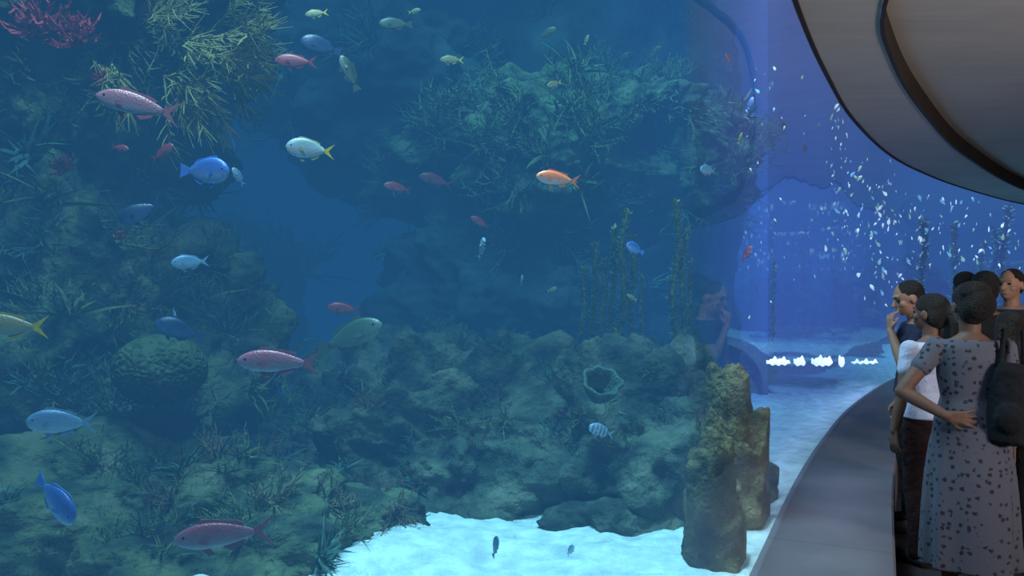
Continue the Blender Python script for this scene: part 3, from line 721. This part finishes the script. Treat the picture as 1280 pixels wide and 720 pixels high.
def person(px, topy, d, heading, label, hair='short', top=None, bottom=None, dress=None, larm=None, rarm=None, skin=0, headturn=0.0, nod=0.0, female=True, sleeve=0.5, curl=0.5):
    base = P(px, 360, d); H = CAMZ-(topy-360)/F*d
    k = H/1.72
    ang = math.atan2(-heading[0], heading[1])
    sw = 0.165 if female else 0.19
    larm = larm or ([(-sw-0.04,-0.03,1.08), (-sw-0.055,0.04,0.85)], (0,0.1,-1), (1,0,0))
    rarm = rarm or ([(sw+0.04,-0.03,1.08), (sw+0.055,0.04,0.85)], (0,0.1,-1), (-1,0,0))
    HM = Matrix.Translation((0,0,1.48)) @ Matrix.Rotation(headturn, 4, 'Z') @ Matrix.Rotation(-nod, 4, 'X') @ Matrix.Translation((0,0,-1.48))
    bm = bmesh.new()
    hb = bmesh.new()
    ball(hb, (0,0.0,1.61), (0.076,0.096,0.098)); ball(hb, (0,0.035,1.55), (0.060,0.066,0.075)); ball(hb, (0,0.06,1.512), (0.036,0.034,0.028))
    limb(hb, [(0,0.092,1.605),(0,0.118,1.565)], [0.008,0.014], 8); ball(hb, (0,0.097,1.532), (0.024,0.012,0.011))
    ball(hb, (0,0.085,1.625), (0.05,0.018,0.012))
    for s in (-1, 1):
        ball(hb, (s*0.078,-0.002,1.58), (0.011,0.022,0.032)); ball(hb, (s*0.042,0.062,1.565), (0.024,0.026,0.026))
    hb.transform(HM)
    tmp = bpy.data.meshes.new('t'); hb.to_mesh(tmp); hb.free(); bm.from_mesh(tmp); bpy.data.meshes.remove(tmp)
    limb(bm, [(0,-0.02,1.38),(0,-0.005,1.45),HM @ Vector((0,-0.005,1.53))], [0.062,0.052,0.054])
    hipw = 0.165 if female else 0.155; wst = 0.122 if female else 0.14; ch = 0.145 if female else 0.165
    T = [(0.84,hipw*0.85,0.10,-0.01),(0.92,hipw,0.118,-0.012),(1.0,hipw*0.93,0.108,-0.005),(1.1,wst,0.09,0),(1.2,ch*0.95,0.105,0.005),(1.3,ch,0.11,0),(1.37,sw*0.92,0.088,-0.01),(1.41,sw*0.66,0.066,-0.015),(1.44,0.06,0.05,-0.015)]
    ring_loft(bm, T)
    legs = {}
    for s in (-1, 1):
        pts = [(s*0.085,0,0.88),(s*0.092,0.012,0.66),(s*0.095,0.015,0.48),(s*0.098,-0.01,0.3),(s*0.1,-0.01,0.08)]
        legs[s] = pts
        limb(bm, pts, [0.09,0.075,0.056,0.052,0.036])
        limb(bm, [(s*0.1,-0.03,0.04),(s*0.105,0.06,0.035),(s*0.11,0.15,0.025)], [0.036,0.036,0.024])
    sh = {}
    for s, (pts, hd, hn) in ((-1, larm), (1, rarm)):
        S0 = Vector((s*sw, -0.01, 1.365)); E = Vector(pts[0]); W_ = Vector(pts[1]); sh[s] = (S0, E, W_)
        limb(bm, [S0, S0.lerp(E, 0.4), E, E.lerp(W_, 0.35), W_], [0.05,0.044,0.037,0.037,0.025])
        hand(bm, W_, Vector(hd), Vector(hn), s, curl)
    body = remeshed(bm, 'person', skinm[skin], 0.0065, 2)
    kids = []
    bm = bmesh.new()
    if hair == 'cropped':
        ball(bm, (0,-0.012,1.628), (0.080,0.098,0.084)); ball(bm, (0,-0.035,1.59), (0.077,0.07,0.08))
    else:
        ball(bm, (0,-0.014,1.635), (0.088,0.103,0.085)); ball(bm, (0,-0.045,1.585), (0.083,0.075,0.095))
    if hair == 'pony':
        ball(bm, (0,-0.12,1.60), (0.038,0.04,0.042)); limb(bm, [(0,-0.13,1.60),(0,-0.155,1.54),(0,-0.14,1.46),(0,-0.13,1.41)], [0.038,0.038,0.028,0.012])
    if hair == 'updo': ball(bm, (0,-0.05,1.665), (0.085,0.075,0.06)); ball(bm, (0.01,-0.09,1.60), (0.08,0.06,0.085))
    if hair == 'long':
        for s in (-0.06, -0.03, 0, 0.03, 0.06): limb(bm, [(s*0.9,-0.06,1.6),(s*1.2,-0.09,1.48),(s*1.3,-0.115,1.36)], [0.05,0.045,0.025])
    bm.transform(HM)
    kids.append(remeshed(bm, 'hair', hairm, 0.007, 1))
    for s in (-1, 1):
        bm = bmesh.new(); ball(bm, (s*0.031,0.083,1.597), (0.015,0.012,0.008)); bm.transform(HM)
        kids.append(obj_from_bm(bm, 'eye', eyem))
    def sleeves(bm, f):
        for s in (-1, 1):
            S0, E, W_ = sh[s]
            limb(bm, [S0, S0.lerp(E, f*0.5), S0.lerp(E, f)], [0.060,0.056,0.056])
    def infl(T, g, z0=0): return [(z, rx+g, ry+g, yo) for z, rx, ry, yo in T if z > z0]
    if dress:
        bm = bmesh.new()
        T2 = [(0.20,0.235,0.2,0.0),(0.5,0.228,0.19,0),(0.7,0.215,0.178,0),(0.85,0.198,0.152,-0.005)]+infl(T, 0.02, 0.9)[:-1]
        ring_loft(bm, T2, n=72, fold=0.12, folds=8); sleeves(bm, sleeve)
        kids.append(remeshed(bm, 'dress', dress, 0.009, 2))
    if bottom:
        bm = bmesh.new(); ring_loft(bm, [(z, a+0.012, b_+0.012, c) for z, a, b_, c in T if z < 1.05])
        for s in (-1, 1): limb(bm, legs[s], [0.10,0.088,0.075,0.068,0.06])
        kids.append(remeshed(bm, 'trousers', bottom, 0.01, 2))
    if top:
        bm = bmesh.new(); ring_loft(bm, [(0.93,hipw+0.024,0.14,-0.01)]+infl(T, 0.017, 0.95)[:-1], fold=0); sleeves(bm, sleeve)
        kids.append(remeshed(bm, 'shirt', top, 0.009, 2))
    for s in (-1, 1):
        bm = bmesh.new(); limb(bm, [(s*0.1,-0.035,0.045),(s*0.105,0.06,0.042),(s*0.11,0.155,0.036)], [0.044,0.045,0.035])
        for v in bm.verts: v.co.z = max(v.co.z, 0.001)
        kids.append(remeshed(bm, 'shoe', shoem, 0.01, 1))
    for c in kids: c.parent = body
    body.location = (base.x, base.y, 0); body.rotation_euler = (0, 0, ang); body.scale = (k, k, k)
    tag(body, label, 'person')
    return body

fm, nt, b, o = newmat('floral_cloth')
tc = nt.nodes.new('ShaderNodeTexCoord'); vo = nt.nodes.new('ShaderNodeTexVoronoi'); vo.inputs['Scale'].default_value = 27; vo.inputs['Randomness'].default_value = 0.7
nt.links.new(tc.outputs['Object'], vo.inputs['Vector'])
nz = nt.nodes.new('ShaderNodeTexNoise'); nz.inputs['Scale'].default_value = 90; nt.links.new(tc.outputs['Object'], nz.inputs['Vector'])
ad = nt.nodes.new('ShaderNodeMath'); ad.operation = 'MULTIPLY_ADD'; ad.inputs[1].default_value = 0.6; nt.links.new(nz.outputs['Fac'], ad.inputs[0]); nt.links.new(vo.outputs['Distance'], ad.inputs[2])
cr = nt.nodes.new('ShaderNodeValToRGB'); e = cr.color_ramp.elements; e[0].position = 0.0; e[0].color = (0.06,0.03,0.032,1); e[1].position = 0.64; e[1].color = (0.085,0.09,0.125,1)
x = e.new(0.46); x.color = (0.022,0.02,0.032,1); x = e.new(0.56); x.color = (0.036,0.036,0.05,1)
nt.links.new(ad.outputs[0], cr.inputs['Fac']); nt.links.new(cr.outputs['Color'], b.inputs['Base Color']); b.inputs['Roughness'].default_value = 0.9; b.inputs['Specular IOR Level'].default_value = 0.15

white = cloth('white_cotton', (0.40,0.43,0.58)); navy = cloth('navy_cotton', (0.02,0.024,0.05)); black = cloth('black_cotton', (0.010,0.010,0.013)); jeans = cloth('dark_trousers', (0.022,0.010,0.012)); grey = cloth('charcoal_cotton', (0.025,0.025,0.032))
person(1212, 352, 4.05, (0.22,0.97), 'woman in pale floral dress seen from behind, hand on hip', hair='updo', dress=fm, sleeve=0.42,
       larm=([(-0.35,-0.06,1.13), (-0.16,-0.16,1.02)], (1,-0.05,-0.1), (0,1,0)), skin=1, headturn=0.15)
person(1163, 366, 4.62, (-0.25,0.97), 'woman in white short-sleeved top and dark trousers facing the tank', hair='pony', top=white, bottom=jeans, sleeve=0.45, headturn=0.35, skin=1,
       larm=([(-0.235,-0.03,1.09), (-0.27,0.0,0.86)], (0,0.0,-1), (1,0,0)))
person(1143, 348, 5.3, (-0.98,0.15), 'person in profile in dark clothes with a hand near the chin', hair='cropped', top=navy, bottom=black, nod=0.3, skin=0, curl=1.0,
       larm=([(-0.17,0.13,1.14), (-0.05,0.17,1.36)], (0.2,0.0,1), (0.3,-1,0)))
person(1231, 338, 5.6, (0.35,0.94), 'dark-haired visitor in black shirt seen from behind', hair='short', top=black, bottom=black, female=False, skin=1)
person(1206, 339, 6.5, (0.3,0.95), 'tall dark-haired visitor in charcoal shirt facing the tank', hair='short', top=grey, bottom=black, female=False, skin=1)
person(1264, 334, 6.0, (-0.75,-0.45), 'man with cropped hair in dark shirt turned toward the tank', hair='cropped', top=navy, bottom=black, female=False, sleeve=0.7, skin=0,
       rarm=([(0.22,0.02,1.09), (0.12,0.26,1.12)], (-1,0.2,0.1), (0,-1,0)))
person(1262, 388, 4.5, (0.3,0.95), 'visitor with long dark hair and dark clothes seen from behind', hair='long', top=black, bottom=black, skin=1)

bpm = cloth('backpack_nylon', (0.012,0.013,0.018))
bm = bmesh.new()
ring_loft(bm, [(-0.22,0.07,0.035,0),(-0.20,0.085,0.06,0),(-0.08,0.095,0.07,0),(0.05,0.09,0.065,0),(0.14,0.075,0.055,0),(0.18,0.05,0.035,0)])
ball(bm, (0,-0.065,-0.08), (0.065,0.03,0.075))
bk = remeshed(bm, 'backpack', bpm, 0.008, 2)
bk.location = P(1262, 500, 3.88); bk.rotation_euler = (0, 0.06, -0.5)
tag(bk, 'small black backpack slung over one shoulder of the floral dress', 'bag')
for x in (-0.05, 0.05):
    bm = bmesh.new(); limb(bm, [(x,0.02,0.16),(x*0.9,0.03,0.25),(x*0.8,0.07,0.335),(x*0.8,0.14,0.33)], [0.012]*4, 8)
    st = remeshed(bm, 'strap', bpm, 0.006, 1); st.parent = bk

# ------------------------------------------------------------------ lights
def area(name, loc, target, size, energy, color, spread=None):
    l = bpy.data.lights.new(name, 'AREA'); l.energy = energy; l.color = color; l.size = size; l.shape = 'DISK'
    if spread: l.spread = math.radians(spread)
    ob = bpy.data.objects.new(name, l); COL.objects.link(ob); ob.location = loc
    ob.rotation_euler = (Vector(target)-Vector(loc)).to_track_quat('-Z', 'Y').to_euler(); return ob
def spot(name, loc, target, energy, color, ang, blend=0.6, rad=0.3):
    l = bpy.data.lights.new(name, 'SPOT'); l.energy = energy; l.color = color; l.spot_size = math.radians(ang); l.spot_blend = blend; l.shadow_soft_size = rad
    ob = bpy.data.objects.new(name, l); COL.objects.link(ob); ob.location = loc
    ob.rotation_euler = (Vector(target)-Vector(loc)).to_track_quat('-Z', 'Y').to_euler(); return ob
area('tank_light', (-2,5,8.4), (-2,6,0), 5, 2100, (0.8,1.0,0.95))
spot('sand_spot', (0.0,3.4,7.5), (0.1,3.9,0.2), 11500, (0.85,0.97,1.0), 30, 0.8)
spot('reef_spot', (-1.2,3.2,7.0), (-3.0,5.0,1.5), 3800, (1.0,0.98,0.8), 70, 0.9)
spot('boulder_spot', (1.0,3.6,6.5), (0.6,6.0,1.0), 1100, (0.95,1.0,0.8), 50, 0.9)
spot('arch_spot', (0.4,5.6,7.6), (0.9,9.0,3.2), 7000, (0.8,1.0,0.8), 58, 0.9)
spot('fish_spot', (-1.0,1.5,5.5), (-0.8,4.5,1.6), 1300, (1.0,0.88,0.88), 90, 0.9)
spot('glass_spot', (4.2,9.6,8.0), (3.2,8.2,0.3), 11000, (0.65,0.6,1.0), 60, 0.8)
spot('ledge_spot', (1.2,5.2,7.5), (1.6,5.1,0.3), 3400, (0.8,0.7,1.0), 22, 0.8)
spot('far_spot', (8.5,17.5,8.0), (7.8,15.6,1.0), 12000, (0.6,0.85,1.0), 80, 0.8)
spot('far_spot', (14.5,22.5,8.0), (13.5,20.8,1.0), 10000, (0.6,0.95,1.0), 80, 0.8)
spot('visitor_fill', (0.95,5.2,3.9), (2.45,4.75,1.3), 330, (0.7,0.8,1.0), 44, 0.7)  # lamp added inside the tank to brighten the visitors' fronts
area('ceiling_fill', (4.5,0.0,1.9), (4.6,7.0,3.6), 1.2, 150, (1.0,0.88,0.80), 120)  # unseen fill added to brighten the ceiling
area('hall_fill', (3.0,0.0,2.6), (2.4,5,1.0), 1.5, 0.8, (0.8,0.7,0.9))  # weak unseen fill added for the visitors

cam = bpy.data.cameras.new('camera'); cam.lens = 28; cam.sensor_width = 36; cam.clip_start = 0.05; cam.clip_end = 200
co = bpy.data.objects.new('camera', cam); COL.objects.link(co); co.location = (0,0,CAMZ); co.rotation_euler = (math.radians(90),0,0)
S.camera = co
